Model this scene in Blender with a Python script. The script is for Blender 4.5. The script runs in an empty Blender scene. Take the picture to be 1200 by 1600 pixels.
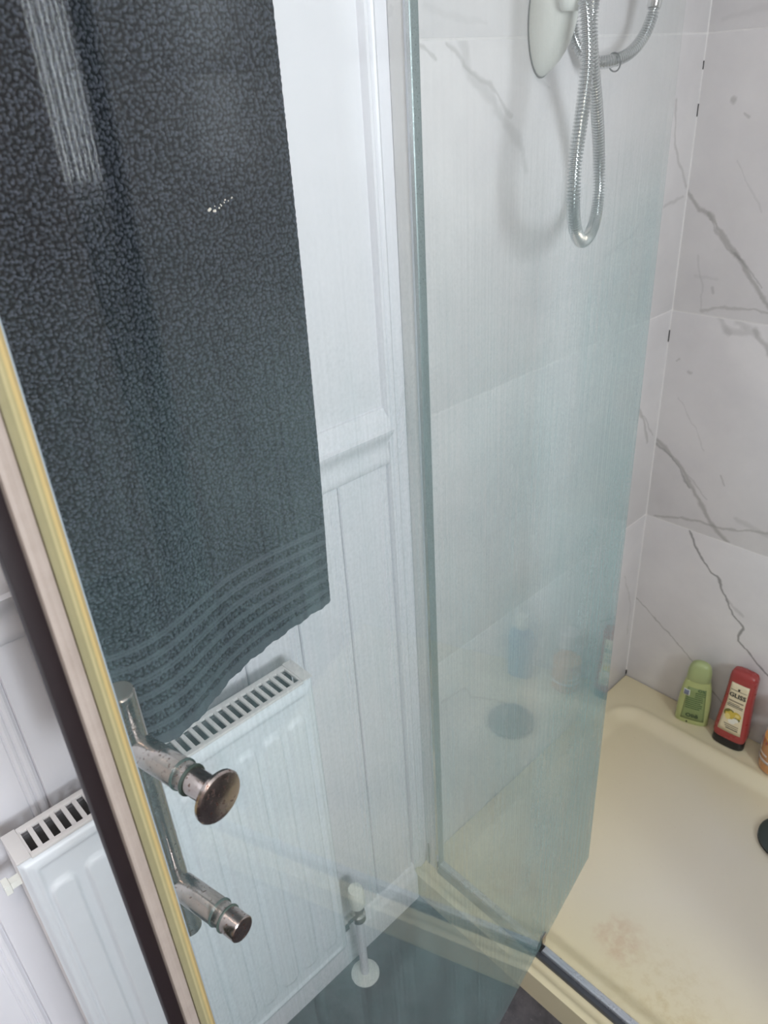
import bpy, bmesh, math, random
import numpy as np
from mathutils import Vector, Matrix

random.seed(4)
rng = np.random.default_rng(7)
SC = bpy.context.scene
COL = SC.collection

# ------------------------------------------------------------------ camera
CAM = Vector((0.7157, -1.4362, 1.4252))
F_PX, YAW, PITCH, ROLL = 1191.42, math.radians(48.2465), math.radians(29.3812), math.radians(-3.8111)
fw = Vector((-math.sin(YAW) * math.cos(PITCH), math.cos(YAW) * math.cos(PITCH), -math.sin(PITCH)))
r0 = Vector((math.cos(YAW), math.sin(YAW), 0))
u0 = r0.cross(fw)
rt = math.cos(ROLL) * r0 + math.sin(ROLL) * u0
up = -math.sin(ROLL) * r0 + math.cos(ROLL) * u0
cd = bpy.data.cameras.new('camera')
cam = bpy.data.objects.new('camera', cd)
COL.objects.link(cam)
M = Matrix((rt, up, -fw)).transposed().to_4x4()
M.translation = CAM
cam.matrix_world = M
cd.sensor_fit = 'VERTICAL'
cd.sensor_height = 36.0
cd.lens = F_PX / 1600 * 36
cd.clip_start = 0.01
cd.dof.use_dof = True
cd.dof.focus_distance = 0.74
cd.dof.aperture_fstop = 13
SC.camera = cam

# ------------------------------------------------------------------ light
w = bpy.data.worlds.new('sky')
SC.world = w
w.use_nodes = True
w.node_tree.nodes['Background'].inputs[0].default_value = (0.80, 0.90, 1.0, 1)
w.node_tree.nodes['Background'].inputs[1].default_value = 1.2


def area(name, loc, rot, sx, sy, power, col):
    l = bpy.data.lights.new(name, 'AREA')
    l.shape = 'RECTANGLE'
    l.size, l.size_y = sx, sy
    l.energy = power
    l.color = col
    o = bpy.data.objects.new(name, l)
    o.location = loc
    o.rotation_euler = rot
    COL.objects.link(o)
    return o


WIN_Y0, WIN_Y1, WIN_Z0, WIN_Z1 = -1.76, -1.06, 1.18, 2.02
area('window_daylight', (2.16, (WIN_Y0 + WIN_Y1) / 2, (WIN_Z0 + WIN_Z1) / 2), (0, math.radians(90), 0),
     WIN_Z1 - WIN_Z0, WIN_Y1 - WIN_Y0, 72, (0.93, 0.955, 1.0))

SC.view_settings.view_transform = 'Standard'
SC.view_settings.look = 'None'
SC.view_settings.exposure = -0.10
SC.view_settings.gamma = 1.0
SC.view_settings.use_curve_mapping = False
CEIL_LAMP = 26.0


# ------------------------------------------------------------------ helpers
def px_on(axis, val, q):
    """point where the photo's pixel q meets the wall plane axis=val (used to take measurements off the photo)"""
    d = fw + rt * ((q[0] - 600) / F_PX) - up * ((q[1] - 800) / F_PX)
    t = (val - CAM[axis]) / d[axis]
    return CAM + d * t


def link(name, me, mat=None, parent=None, smooth=False):
    o = bpy.data.objects.new(name, me)
    COL.objects.link(o)
    if mat:
        me.materials.append(mat)
    if parent:
        o.parent = parent
    if smooth:
        for p in me.polygons:
            p.use_smooth = True
    return o


def obj(name, bm, mat=None, parent=None, smooth=False, bevel=0.0, seg=2, angle=40):
    bmesh.ops.recalc_face_normals(bm, faces=bm.faces)
    if bevel:
        es = [e for e in bm.edges if len(e.link_faces) == 2 and e.calc_face_angle(0) > math.radians(angle)]
        bmesh.ops.bevel(bm, geom=es, offset=bevel, segments=seg, affect='EDGES', profile=0.6, clamp_overlap=True)
    me = bpy.data.meshes.new(name)
    bm.to_mesh(me)
    bm.free()
    o = link(name, me, mat, parent)
    if smooth or bevel:
        for p in me.polygons:
            p.use_smooth = True
        try:
            me.set_sharp_from_angle(angle=math.radians(38))
        except Exception:
            pass
    return o


def tag(o, label=None, cat=None, group=None, kind=None):
    if label: o['label'] = label
    if cat: o['category'] = cat
    if group: o['group'] = group
    if kind: o['kind'] = kind
    return o


def thing(name, label, cat, loc=(0, 0, 0), rz=0.0, group=None):
    o = bpy.data.objects.new(name, None)
    o.empty_display_size = 0.05
    COL.objects.link(o)
    o.location = loc
    o.rotation_euler = (0, 0, rz)
    return tag(o, label, cat, group)


def B():
    return bmesh.new()


def box(bm, x0, x1, y0, y1, z0, z1):
    v = [bm.verts.new(p) for p in ((x0, y0, z0), (x1, y0, z0), (x1, y1, z0), (x0, y1, z0),
                                   (x0, y0, z1), (x1, y0, z1), (x1, y1, z1), (x0, y1, z1))]
    for f in ((3, 2, 1, 0), (4, 5, 6, 7), (0, 1, 5, 4), (1, 2, 6, 5), (2, 3, 7, 6), (3, 0, 4, 7)):
        bm.faces.new([v[i] for i in f])
    return bm


def prism(bm, prof, axis, a, b):
    """closed outline prof (list of 2-tuples) swept along axis from a to b; the tuple fills the other two axes in xyz order"""
    def mk(p, t):
        c = list(p)
        c.insert(axis, t)
        return c
    A = [bm.verts.new(mk(p, a)) for p in prof]
    Bv = [bm.verts.new(mk(p, b)) for p in prof]
    n = len(prof)
    for i in range(n):
        bm.faces.new((A[i], A[(i + 1) % n], Bv[(i + 1) % n], Bv[i]))
    bm.faces.new(A[::-1])
    bm.faces.new(Bv)
    return bm


def rings(bm, loops, cap0=True, cap1=True):
    L = [[bm.verts.new(p) for p in l] for l in loops]
    n = len(L[0])
    for a, b in zip(L, L[1:]):
        for i in range(n):
            bm.faces.new((a[i], a[(i + 1) % n], b[(i + 1) % n], b[i]))
    if cap0: bm.faces.new(L[0][::-1])
    if cap1: bm.faces.new(L[-1])
    return bm


def lathe(bm, prof, origin, axis=(0, 0, 1), n=28, cap=True):
    """prof: list of (radius, height along axis)"""
    ax = Vector(axis).normalized()
    t = ax.orthogonal().normalized()
    s = ax.cross(t)
    O = Vector(origin)
    loops = []
    for r, h in prof:
        r = max(r, 1e-5)
        loops.append([O + ax * h + (t * math.cos(2 * math.pi * k / n) + s * math.sin(2 * math.pi * k / n)) * r for k in range(n)])
    return rings(bm, loops, cap, cap)


def smooth_path(pts, n):
    """Catmull-Rom through pts, resampled evenly to n points"""
    P = np.array([tuple(p) for p in pts], float)
    P = np.vstack([2 * P[0] - P[1], P, 2 * P[-1] - P[-2]])
    out = []
    for i in range(1, len(P) - 2):
        p0, p1, p2, p3 = P[i - 1:i + 3]
        for t in np.linspace(0, 1, 40, endpoint=False):
            out.append(0.5 * ((2 * p1) + (-p0 + p2) * t + (2 * p0 - 5 * p1 + 4 * p2 - p3) * t * t + (-p0 + 3 * p1 - 3 * p2 + p3) * t ** 3))
    out.append(P[-2])
    out = np.array(out)
    s = np.concatenate([[0], np.cumsum(np.linalg.norm(np.diff(out, axis=0), axis=1))])
    q = np.linspace(0, s[-1], n)
    return np.stack([np.interp(q, s, out[:, k]) for k in range(3)], 1), s[-1]


def tube(bm, P, rad, n=14, cap=True):
    """P (N,3) centre line, rad scalar or array"""
    P = np.asarray(P, float)
    N = len(P)
    rad = np.broadcast_to(rad, (N,))
    T = np.gradient(P, axis=0)
    T /= np.linalg.norm(T, axis=1)[:, None]
    nrm = Vector(T[0]).orthogonal().normalized()
    loops = []
    for i in range(N):
        t = Vector(T[i])
        nrm = (nrm - t * nrm.dot(t)).normalized()
        b = t.cross(nrm)
        c = Vector(P[i])
        loops.append([c + (nrm * math.cos(2 * math.pi * k / n) + b * math.sin(2 * math.pi * k / n)) * rad[i] for k in range(n)])
    return rings(bm, loops, cap, cap)


def grid_mesh(name, X, Y, Z, close_back=None):
    """mesh of a height-field given as 2-D arrays"""
    h, wd = X.shape
    co = np.stack([X, Y, Z], -1).reshape(-1, 3)
    idx = np.arange(h * wd).reshape(h, wd)
    f = np.stack([idx[:-1, :-1], idx[:-1, 1:], idx[1:, 1:], idx[1:, :-1]], -1).reshape(-1, 4)
    me = bpy.data.meshes.new(name)
    me.vertices.add(len(co))
    me.vertices.foreach_set('co', co.ravel())
    me.loops.add(f.size)
    me.loops.foreach_set('vertex_index', f.ravel().astype(np.int32))
    me.polygons.add(len(f))
    me.polygons.foreach_set('loop_start', (np.arange(len(f)) * 4).astype(np.int32))
    me.polygons.foreach_set('loop_total', np.full(len(f), 4, np.int32))
    me.update(calc_edges=True)
    me.validate()
    for p in me.polygons:
        p.use_smooth = True
    return me


def text(name, body, size, mat, parent, origin, xdir, ydir, bold=0.0, align='CENTER'):
    c = bpy.data.curves.new(name, 'FONT')
    c.body = body
    c.size = size
    c.align_x = align
    c.align_y = 'CENTER'
    c.offset = bold
    c.resolution_u = 2
    t = bpy.data.objects.new('tmp', c)
    COL.objects.link(t)
    bpy.context.view_layer.update()
    dg = bpy.context.evaluated_depsgraph_get()
    me = bpy.data.meshes.new_from_object(t.evaluated_get(dg))
    bpy.data.objects.remove(t)
    xd, yd = Vector(xdir).normalized(), Vector(ydir).normalized()
    mt = Matrix((xd, yd, xd.cross(yd))).transposed().to_4x4()
    mt.translation = Vector(origin)
    me.transform(mt)
    me.name = name
    me.materials.clear()
    return link(name, me, mat, parent)


# ------------------------------------------------------------------ materials
class NT:
    def __init__(self, name):
        self.m = bpy.data.materials.new(name)
        self.m.use_nodes = True
        self.t = self.m.node_tree
        self.b = self.t.nodes.get('Principled BSDF')
        self.out = self.t.nodes.get('Material Output')

    def n(self, typ, **kw):
        nd = self.t.nodes.new(typ)
        for k, v in kw.items():
            setattr(nd, k, v)
        return nd

    def set(self, sock, v):
        if v is None:
            return
        if isinstance(v, bpy.types.NodeSocket):
            self.t.links.new(v, sock)
        else:
            sock.default_value = v

    def math(self, op, a, b=None, c=None, clamp=False):
        nd = self.n('ShaderNodeMath', operation=op, use_clamp=clamp)
        for s, v in zip(nd.inputs, (a, b, c)):
            self.set(s, v)
        return nd.outputs[0]

    def vmath(self, op, a, b=None, scale=None):
        nd = self.n('ShaderNodeVectorMath', operation=op)
        self.set(nd.inputs[0], a)
        if b is not None: self.set(nd.inputs[1], b)
        if scale is not None: self.set(nd.inputs['Scale'], scale)
        return nd.outputs['Value'] if op in ('DOT_PRODUCT', 'LENGTH', 'DISTANCE') else nd.outputs['Vector']

    def coord(self, which='Object'):
        return self.n('ShaderNodeTexCoord').outputs[which]

    def mapping(self, v, scale=(1, 1, 1), loc=(0, 0, 0)):
        nd = self.n('ShaderNodeMapping')
        self.set(nd.inputs['Vector'], v)
        nd.inputs['Scale'].default_value = scale
        nd.inputs['Location'].default_value = loc
        return nd.outputs[0]

    def noise(self, v, scale=5, detail=3, rough=0.55, out='Fac', dist=0.0):
        nd = self.n('ShaderNodeTexNoise')
        self.set(nd.inputs['Vector'], v)
        nd.inputs['Scale'].default_value = scale
        nd.inputs['Detail'].default_value = detail
        nd.inputs['Roughness'].default_value = rough
        nd.inputs['Distortion'].default_value = dist
        return nd.outputs[out]

    def voronoi(self, v, scale, feature='F1', out='Distance'):
        nd = self.n('ShaderNodeTexVoronoi', feature=feature)
        self.set(nd.inputs['Vector'], v)
        nd.inputs['Scale'].default_value = scale
        return nd.outputs[out]

    def rng(self, v, a, b, c=0.0, d=1.0, smooth=False):
        nd = self.n('ShaderNodeMapRange', interpolation_type='SMOOTHSTEP' if smooth else 'LINEAR')
        nd.clamp = True
        for s, x in zip(nd.inputs, (v, a, b, c, d)):
            self.set(s, x)
        return nd.outputs[0]

    def mix(self, f, a, b):
        nd = self.n('ShaderNodeMix', data_type='RGBA')
        self.set(nd.inputs[0], f)
        self.set(nd.inputs[6], a)
        self.set(nd.inputs[7], b)
        return nd.outputs[2]

    def bump(self, h, strength=0.3, dist=0.001):
        nd = self.n('ShaderNodeBump')
        nd.inputs['Strength'].default_value = strength
        nd.inputs['Distance'].default_value = dist
        self.set(nd.inputs['Height'], h)
        return nd.outputs[0]

    def sep(self, v):
        nd = self.n('ShaderNodeSeparateXYZ')
        self.set(nd.inputs[0], v)
        return nd.outputs

    def comb(self, x, y, z):
        nd = self.n('ShaderNodeCombineXYZ')
        for s, v in zip(nd.inputs, (x, y, z)):
            self.set(s, v)
        return nd.outputs[0]


def rgb(r, g, b):
    f = lambda c: ((c / 255) / 12.92) if c / 255 <= 0.04045 else (((c / 255) + 0.055) / 1.055) ** 2.4
    return (f(r), f(g), f(b), 1)


def plain(name, col, rough=0.5, metal=0.0, var=0.06, scale=40, bump=0.0, spec=0.5, coat=0.0, trans=0.0):
    k = NT(name)
    co = k.coord()
    nz = k.noise(co, scale, 3)
    dark = tuple(c * (1 - var) for c in col[:3]) + (1,)
    light = tuple(min(1, c * (1 + var)) for c in col[:3]) + (1,)
    k.set(k.b.inputs['Base Color'], k.mix(nz, dark, light))
    k.set(k.b.inputs['Roughness'], k.rng(nz, 0, 1, max(0.02, rough - 0.06), min(1, rough + 0.06)))
    k.b.inputs['Metallic'].default_value = metal
    k.b.inputs['Specular IOR Level'].default_value = spec
    k.b.inputs['Coat Weight'].default_value = coat
    k.b.inputs['Transmission Weight'].default_value = trans
    if bump:
        k.set(k.b.inputs['Normal'], k.bump(k.noise(co, scale * 3, 4), bump, 0.001))
    return k.m


WHITE_PAINT = plain('white_gloss_paint', rgb(232, 231, 236), 0.38, var=0.03, scale=9, bump=0.15)
WALL_PAINT = plain('white_wall_paint', rgb(230, 229, 233), 0.55, var=0.03, scale=12, bump=0.25)
ROOM_PAINT = plain('cream_wall_paint', rgb(222, 212, 204), 0.7, var=0.04, scale=6, bump=0.2)
CEIL_PAINT = plain('ceiling_paint', rgb(238, 236, 232), 0.8, var=0.02, scale=6)
RAD_ENAMEL = plain('radiator_enamel', rgb(228, 233, 238), 0.34, var=0.03, scale=30)
RAD_PLASTIC = plain('radiator_side_enamel', rgb(226, 222, 220), 0.45, var=0.04, scale=30)
RAD_INNER = plain('radiator_dusty_steel', rgb(120, 120, 122), 0.8, var=0.25, scale=90)
WHITE_PLASTIC = plain('white_shower_plastic', rgb(232, 233, 226), 0.22, var=0.02, scale=20)
BLACK_PLASTIC = plain('black_plastic', (0.008, 0.008, 0.009, 1), 0.35, var=0.2)
RUBBER = plain('dark_green_gasket', rgb(62, 76, 70), 0.5, var=0.15, scale=200)
GROUT = plain('white_grout', rgb(222, 219, 218), 0.9, var=0.08, scale=120, bump=0.3)
MOULD = plain('dark_mould', rgb(48, 46, 46), 0.95, var=0.4, scale=300)
TILE_BACKER = plain('tile_adhesive', rgb(176, 172, 170), 0.95, var=0.1, scale=60)
WOOD_DOOR = plain('brown_door_wood', rgb(84, 68, 62), 0.5, var=0.2, scale=14)
CHROME = plain('chrome', (0.60, 0.58, 0.57, 1), 0.13, metal=1.0, var=0.08, scale=120)
HOSE_CHROME = plain('hose_chrome', (0.60, 0.61, 0.61, 1), 0.20, metal=1.0, var=0.05, scale=50)
RAIL_CHROME = plain('rail_chrome', (0.66, 0.67, 0.69, 1), 0.12, metal=1.0, var=0.05, scale=8)
POLISHED = plain('polished_rib', (0.85, 0.83, 0.80, 1), 0.07, metal=1.0, var=0.03, scale=9)
SATIN = plain('satin_aluminium', (0.07, 0.07, 0.07, 1), 0.32, metal=1.0, var=0.05, scale=60)
DULL_CAP = plain('dull_metal_cap', rgb(112, 104, 98), 0.5, metal=0.5, var=0.15, scale=160)
SILL_TOP = plain('bright_sill_metal', rgb(196, 200, 208), 0.28, metal=0.6, var=0.06, scale=40)
SILL_DARK = plain('dark_sill_reflection', rgb(64, 66, 72), 0.35, var=0.1, scale=50)
ALU = plain('satin_white_profile', rgb(226, 224, 222), 0.30, var=0.04, scale=30)


def mat_worn_chrome():
    k = NT('worn_chrome')
    co = k.coord()
    spots = k.rng(k.noise(co, 420, 3), 0.60, 0.68)
    haze = k.noise(co, 60, 4, 0.65)
    k.set(k.b.inputs['Base Color'], k.mix(spots, k.mix(haze, rgb(160, 148, 144), rgb(192, 182, 178)), rgb(112, 80, 70)))
    k.set(k.b.inputs['Roughness'], k.math('ADD', k.rng(haze, 0.3, 0.75, 0.08, 0.30), k.math('MULTIPLY', spots, 0.3)))
    k.b.inputs['Metallic'].default_value = 1.0
    return k.m


def mat_profile_inner():
    k = NT('limescaled_profile')
    co = k.coord()
    sp = k.noise(co, 500, 2)
    big = k.noise(co, 16, 3)
    k.set(k.b.inputs['Base Color'], k.mix(sp, k.mix(big, rgb(92, 104, 106), rgb(124, 134, 135)), rgb(160, 172, 171)))
    k.set(k.b.inputs['Roughness'], k.rng(sp, 0.3, 0.7, 0.25, 0.6))
    k.b.inputs['Metallic'].default_value = 0.5
    return k.m


def mat_floor():
    k = NT('dark_vinyl_floor')
    co = k.coord()
    n1 = k.noise(co, 22, 6, 0.7)
    n2 = k.noise(co, 160, 4, 0.7)
    base = k.mix(k.rng(n1, 0.3, 0.75), rgb(50, 48, 52), rgb(92, 88, 92))
    fleck = k.rng(n2, 0.62, 0.74)
    k.set(k.b.inputs['Base Color'], k.mix(k.math('MULTIPLY', fleck, 0.6), base, rgb(150, 144, 146)))
    k.set(k.b.inputs['Roughness'], k.rng(n1, 0.2, 0.8, 0.3, 0.5))
    k.set(k.b.inputs['Normal'], k.bump(n2, 0.15, 0.001))
    return k.m


def mat_tray():
    k = NT('yellowed_cream_tray')
    co = k.coord()
    n1 = k.noise(co, 5, 4)
    n2 = k.noise(co, 240, 3)
    col = k.mix(n1, rgb(213, 199, 160), rgb(220, 210, 182))
    # cleaner, whiter middle of the floor; yellow rim
    xyz = k.sep(co)
    dx = k.math('ABSOLUTE', k.math('SUBTRACT', xyz[0], 0.52))
    dy = k.math('ABSOLUTE', k.math('SUBTRACT', xyz[1], -0.38))
    e = k.math('MAXIMUM', k.math('MULTIPLY', dx, 1.0), k.math('MULTIPLY', dy, 1.35))
    col = k.mix(k.rng(k.math('ADD', e, k.math('MULTIPLY', n1, 0.12)), 0.18, 0.48), rgb(217, 209, 194), col)
    # pinkish soap stain near the pivot corner
    d = k.vmath('DISTANCE', k.vmath('ADD', co, k.vmath('SCALE', k.noise(co, 26, 3, out='Color'), scale=0.07)), (0.395, -0.575, 0.072))
    st = k.math('MULTIPLY', k.rng(d, 0.022, 0.055, 1, 0), k.rng(k.noise(co, 60, 3), 0.3, 0.6))
    col = k.mix(k.math('MULTIPLY', st, 0.40), col, rgb(190, 152, 122))
    d2 = k.vmath('DISTANCE', co, (0.47, -0.665, 0.05))
    st2 = k.math('MULTIPLY', k.rng(d2, 0.0, 0.14, 1, 0), k.rng(k.noise(co, 45, 4, 0.7), 0.45, 0.7))
    col = k.mix(k.math('MULTIPLY', st2, 0.45), col, rgb(182, 158, 100))
    speck = k.rng(n2, 0.70, 0.76)
    col = k.mix(k.math('MULTIPLY', speck, 0.25), col, rgb(150, 120, 80))
    k.set(k.b.inputs['Base Color'], col)
    k.b.inputs['Roughness'].default_value = 0.30
    k.b.inputs['Coat Weight'].default_value = 0.15
    k.set(k.b.inputs['Normal'], k.bump(n2, 0.05, 0.0005))
    return k.m


def mat_tile(name, ax, segs, seed):
    """white marble-print tile; ax = horizontal world axis (0 or 1); segs = veins as (polyline in pixels, half width, strength, darkness colour)"""
    k = NT(name)
    co = k.coord()
    xyz = k.sep(co)
    uv = k.comb(xyz[ax], xyz[2], 0.0)
    nz = k.n('ShaderNodeTexNoise')
    k.set(nz.inputs['Vector'], k.mapping(uv, loc=(seed * 3.1, seed * 1.7, 0)))
    nz.inputs['Scale'].default_value = 34
    nz.inputs['Detail'].default_value = 4
    wob = k.vmath('SCALE', k.vmath('SUBTRACT', nz.outputs['Color'], (0.5, 0.5, 0.5)), scale=0.016)
    p = k.vmath('MULTIPLY', k.vmath('ADD', uv, wob), (1, 1, 0))
    fat = k.rng(k.noise(k.mapping(uv, loc=(seed, 2, 0)), 26, 3), 0.3, 0.7, 0.45, 1.35)
    cloud = k.noise(k.mapping(uv, loc=(seed * 2, seed, 0)), 6, 5, 0.6)
    col = k.mix(k.rng(cloud, 0.35, 0.75), rgb(224, 221, 221), rgb(211, 208, 209))
    plane = 1 if ax == 0 else 0
    for poly, hw, st, c in segs:
        tot = None
        pts = [px_on(plane, 0.0, q) for q in poly]
        pts = [(q[ax], q.z) for q in pts]
        for (ax0, az0), (ax1, az1) in zip(pts, pts[1:]):
            ba = Vector((ax1 - ax0, az1 - az0, 0))
            l2 = max(ba.length_squared, 1e-9)
            pa = k.vmath('SUBTRACT', p, (ax0, az0, 0))
            h = k.math('MULTIPLY', k.vmath('DOT_PRODUCT', pa, tuple(ba)), 1 / l2, clamp=True)
            d = k.vmath('LENGTH', k.vmath('SUBTRACT', pa, k.vmath('SCALE', tuple(ba), scale=h)))
            tot = d if tot is None else k.math('MINIMUM', tot, d)
        f = k.rng(k.math('DIVIDE', tot, fat), hw * 0.15, hw, st * 0.8, 0.0, smooth=True)
        col = k.mix(f, col, c)
    k.set(k.b.inputs['Base Color'], col)
    k.b.inputs['Roughness'].default_value = 0.24
    return k.m


U_SPLIT = 0.837     # glass width


def mat_glass():
    """clear safety glass with limescale drips: tinted see-through + Fresnel mirror + thin chalky deposit"""
    k = NT('limescaled_shower_glass')
    co = k.coord()
    xyz = k.sep(co)
    u, z = xyz[0], xyz[2]
    geo = k.n('ShaderNodeNewGeometry')
    cos = k.math('ABSOLUTE', k.vmath('DOT_PRODUCT', geo.outputs['Incoming'], geo.outputs['Normal']))
    one = k.math('SUBTRACT', 1.0, cos, clamp=True)
    fres = k.math('ADD', 0.04, k.math('MULTIPLY', 0.96, k.math('POWER', one, 5.0)), clamp=True)
    # drip pattern: long thin vertical streaks and fine spots
    s1 = k.noise(k.comb(k.math('MULTIPLY', u, 260), 0.0, k.math('MULTIPLY', z, 2.2)), 1.0, 3, 0.6)
    s2 = k.noise(k.comb(k.math('MULTIPLY', u, 90), 3.0, k.math('MULTIPLY', z, 5.0)), 1.0, 3, 0.6)
    sp = k.noise(co, 420, 2)
    blot = k.noise(k.comb(k.math('MULTIPLY', u, 9), 1.0, k.math('MULTIPLY', z, 6)), 1.0, 3)
    streak = k.rng(s1, 0.42, 0.72)
    streak2 = k.rng(s2, 0.45, 0.75)
    pat = k.math('ADD', k.math('MULTIPLY', streak, 0.6), k.math('MULTIPLY', streak2, 0.3))
    pat = k.math('ADD', pat, k.math('MULTIPLY', k.rng(sp, 0.45, 0.7), 0.45))
    low = k.rng(z, 1.42, 1.15, 0.12, 1.0, smooth=True)          # splash line: the top stays clear
    tail = k.math('ADD', k.rng(u, 0.74, 0.30, 0.55, 1.15), k.math('MULTIPLY', k.rng(u, 0.42, 0.0, 0.0, 2.2, smooth=True), k.rng(z, 1.15, 0.35, 0.12, 1.0)))
    c = k.math('MULTIPLY', k.math('MULTIPLY', k.math('ADD', pat, 0.28), low), 0.115)
    c = k.math('MULTIPLY', c, tail)
    c = k.math('MULTIPLY', c, k.rng(blot, 0.25, 0.75, 0.6, 1.4))
    # wiped smear beside the handle
    dh = k.vmath('DISTANCE', co, (0.775, 0.0, 1.035))
    sm = k.math('MULTIPLY', k.rng(dh, 0.0, 0.05, 1, 0, smooth=True), k.rng(k.noise(co, 90, 4, 0.7), 0.42, 0.7))
    c = k.math('ADD', c, k.math('MULTIPLY', sm, 0.10))
    # the deposit is a thin layer: seen at a slant it covers more
    cov = k.math('SUBTRACT', 1.0, k.math('POWER', k.math('SUBTRACT', 1.0, c, clamp=True), k.math('DIVIDE', 1.0, k.math('MAXIMUM', cos, 0.12))), clamp=True)
    tint = k.n('ShaderNodeBsdfTransparent')
    tint.inputs[0].default_value = (0.972, 0.979, 0.974, 1)
    dif = k.n('ShaderNodeBsdfDiffuse')
    dif.inputs[0].default_value = rgb(160, 190, 192)
    tl = k.n('ShaderNodeBsdfTranslucent')
    tl.inputs[0].default_value = rgb(140, 172, 164)
    dep = k.n('ShaderNodeMixShader')
    dep.inputs[0].default_value = 0.4
    k.t.links.new(dif.outputs[0], dep.inputs[1])
    k.t.links.new(tl.outputs[0], dep.inputs[2])
    m1 = k.n('ShaderNodeMixShader')
    k.set(m1.inputs[0], cov)
    k.t.links.new(tint.outputs[0], m1.inputs[1])
    k.t.links.new(dep.outputs[0], m1.inputs[2])
    gl = k.n('ShaderNodeBsdfGlossy')
    gl.inputs['Roughness'].default_value = 0.03
    m2 = k.n('ShaderNodeMixShader')
    k.set(m2.inputs[0], fres)
    k.t.links.new(m1.outputs[0], m2.inputs[1])
    k.t.links.new(gl.outputs[0], m2.inputs[2])
    k.t.links.new(m2.outputs[0], k.out.inputs['Surface'])
    return k.m


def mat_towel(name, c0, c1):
    """c0 = gap tone, darkened as the shade between loops; c1 = loop yarn; the mesh attribute 'pile' says how much of a loop stands there"""
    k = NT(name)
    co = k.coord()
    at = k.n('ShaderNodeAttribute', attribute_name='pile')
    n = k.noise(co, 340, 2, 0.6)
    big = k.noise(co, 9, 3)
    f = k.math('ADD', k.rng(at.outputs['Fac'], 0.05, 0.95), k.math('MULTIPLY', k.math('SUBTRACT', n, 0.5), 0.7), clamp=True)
    col = k.mix(f, c0, c1)  # shade between the loops put into the colour by loop height
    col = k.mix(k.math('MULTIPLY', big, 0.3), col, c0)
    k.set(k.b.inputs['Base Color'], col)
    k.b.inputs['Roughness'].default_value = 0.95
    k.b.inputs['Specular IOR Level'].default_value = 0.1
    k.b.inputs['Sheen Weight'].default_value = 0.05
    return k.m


def mat_seal(name, c0, c1, rough, lines=0.0):
    k = NT(name)
    co = k.coord()
    xyz = k.sep(co)
    st = k.noise(k.comb(k.math('MULTIPLY', xyz[0], 500), 0.0, k.math('MULTIPLY', xyz[2], 3)), 1.0, 2)
    bl = k.noise(co, 60, 4, 0.65)
    f = k.math('ADD', k.math('MULTIPLY', st, 0.7), k.math('MULTIPLY', bl, 0.4))
    k.set(k.b.inputs['Base Color'], k.mix(k.rng(f, 0.3, 0.8), c0, c1))
    k.b.inputs['Roughness'].default_value = rough
    k.set(k.b.inputs['Normal'], k.bump(bl, 0.4, 0.002))
    return k.m


WORN = mat_worn_chrome()
PROFILE_IN = mat_profile_inner()
FLOOR = mat_floor()
TRAY = mat_tray()
GLASS = mat_glass()
k = NT('clear_side_glass')
tb = k.n('ShaderNodeBsdfTransparent'); tb.inputs[0].default_value = (0.96, 0.985, 0.98, 1)
gb = k.n('ShaderNodeBsdfGlossy'); gb.inputs['Roughness'].default_value = 0.03
ms = k.n('ShaderNodeMixShader'); ms.inputs[0].default_value = 0.015
k.t.links.new(tb.outputs[0], ms.inputs[1]); k.t.links.new(gb.outputs[0], ms.inputs[2]); k.t.links.new(ms.outputs[0], k.out.inputs['Surface'])
CLEAR_PANEL = k.m
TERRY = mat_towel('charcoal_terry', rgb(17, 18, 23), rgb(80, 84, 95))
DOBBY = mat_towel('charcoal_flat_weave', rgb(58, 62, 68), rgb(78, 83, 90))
SEAL_GOLD = mat_seal('yellowed_clear_seal', rgb(130, 122, 92), rgb(172, 158, 118), 0.25)
_t = SEAL_GOLD.node_tree
_k = NT.__new__(NT); _k.t = _t
_b = _t.nodes['Principled BSDF']
_x = _k.sep(_k.coord())[0]
_old = _b.inputs['Base Color'].links[0].from_socket
_r = _k.n('ShaderNodeValToRGB')
_k.set(_r.inputs[0], _k.rng(_x, 0.8258, 0.8365))
_e = _r.color_ramp.elements
_e[0].position, _e[0].color = 0.0, rgb(172, 148, 98)
_e[1].position, _e[1].color = 1.0, rgb(122, 118, 92)
for _p, _c in ((0.30, rgb(178, 154, 102)), (0.42, rgb(142, 134, 98)), (0.55, rgb(168, 158, 120)), (0.68, rgb(128, 123, 94))):
    _n = _e.new(_p); _n.color = _c
_k.set(_b.inputs['Base Color'], _k.mix(0.25, _r.outputs[0], _old))
SEAL_GREY = mat_seal('grimy_white_seal', rgb(140, 127, 118), rgb(166, 154, 145), 0.4)
SEAL_DARK = plain('dark_magnet_strip', rgb(24, 12, 15), 0.5, var=0.2, scale=80)
SEAL_LIP = plain('clear_seal_lip', rgb(136, 146, 152), 0.3, var=0.05)

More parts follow.
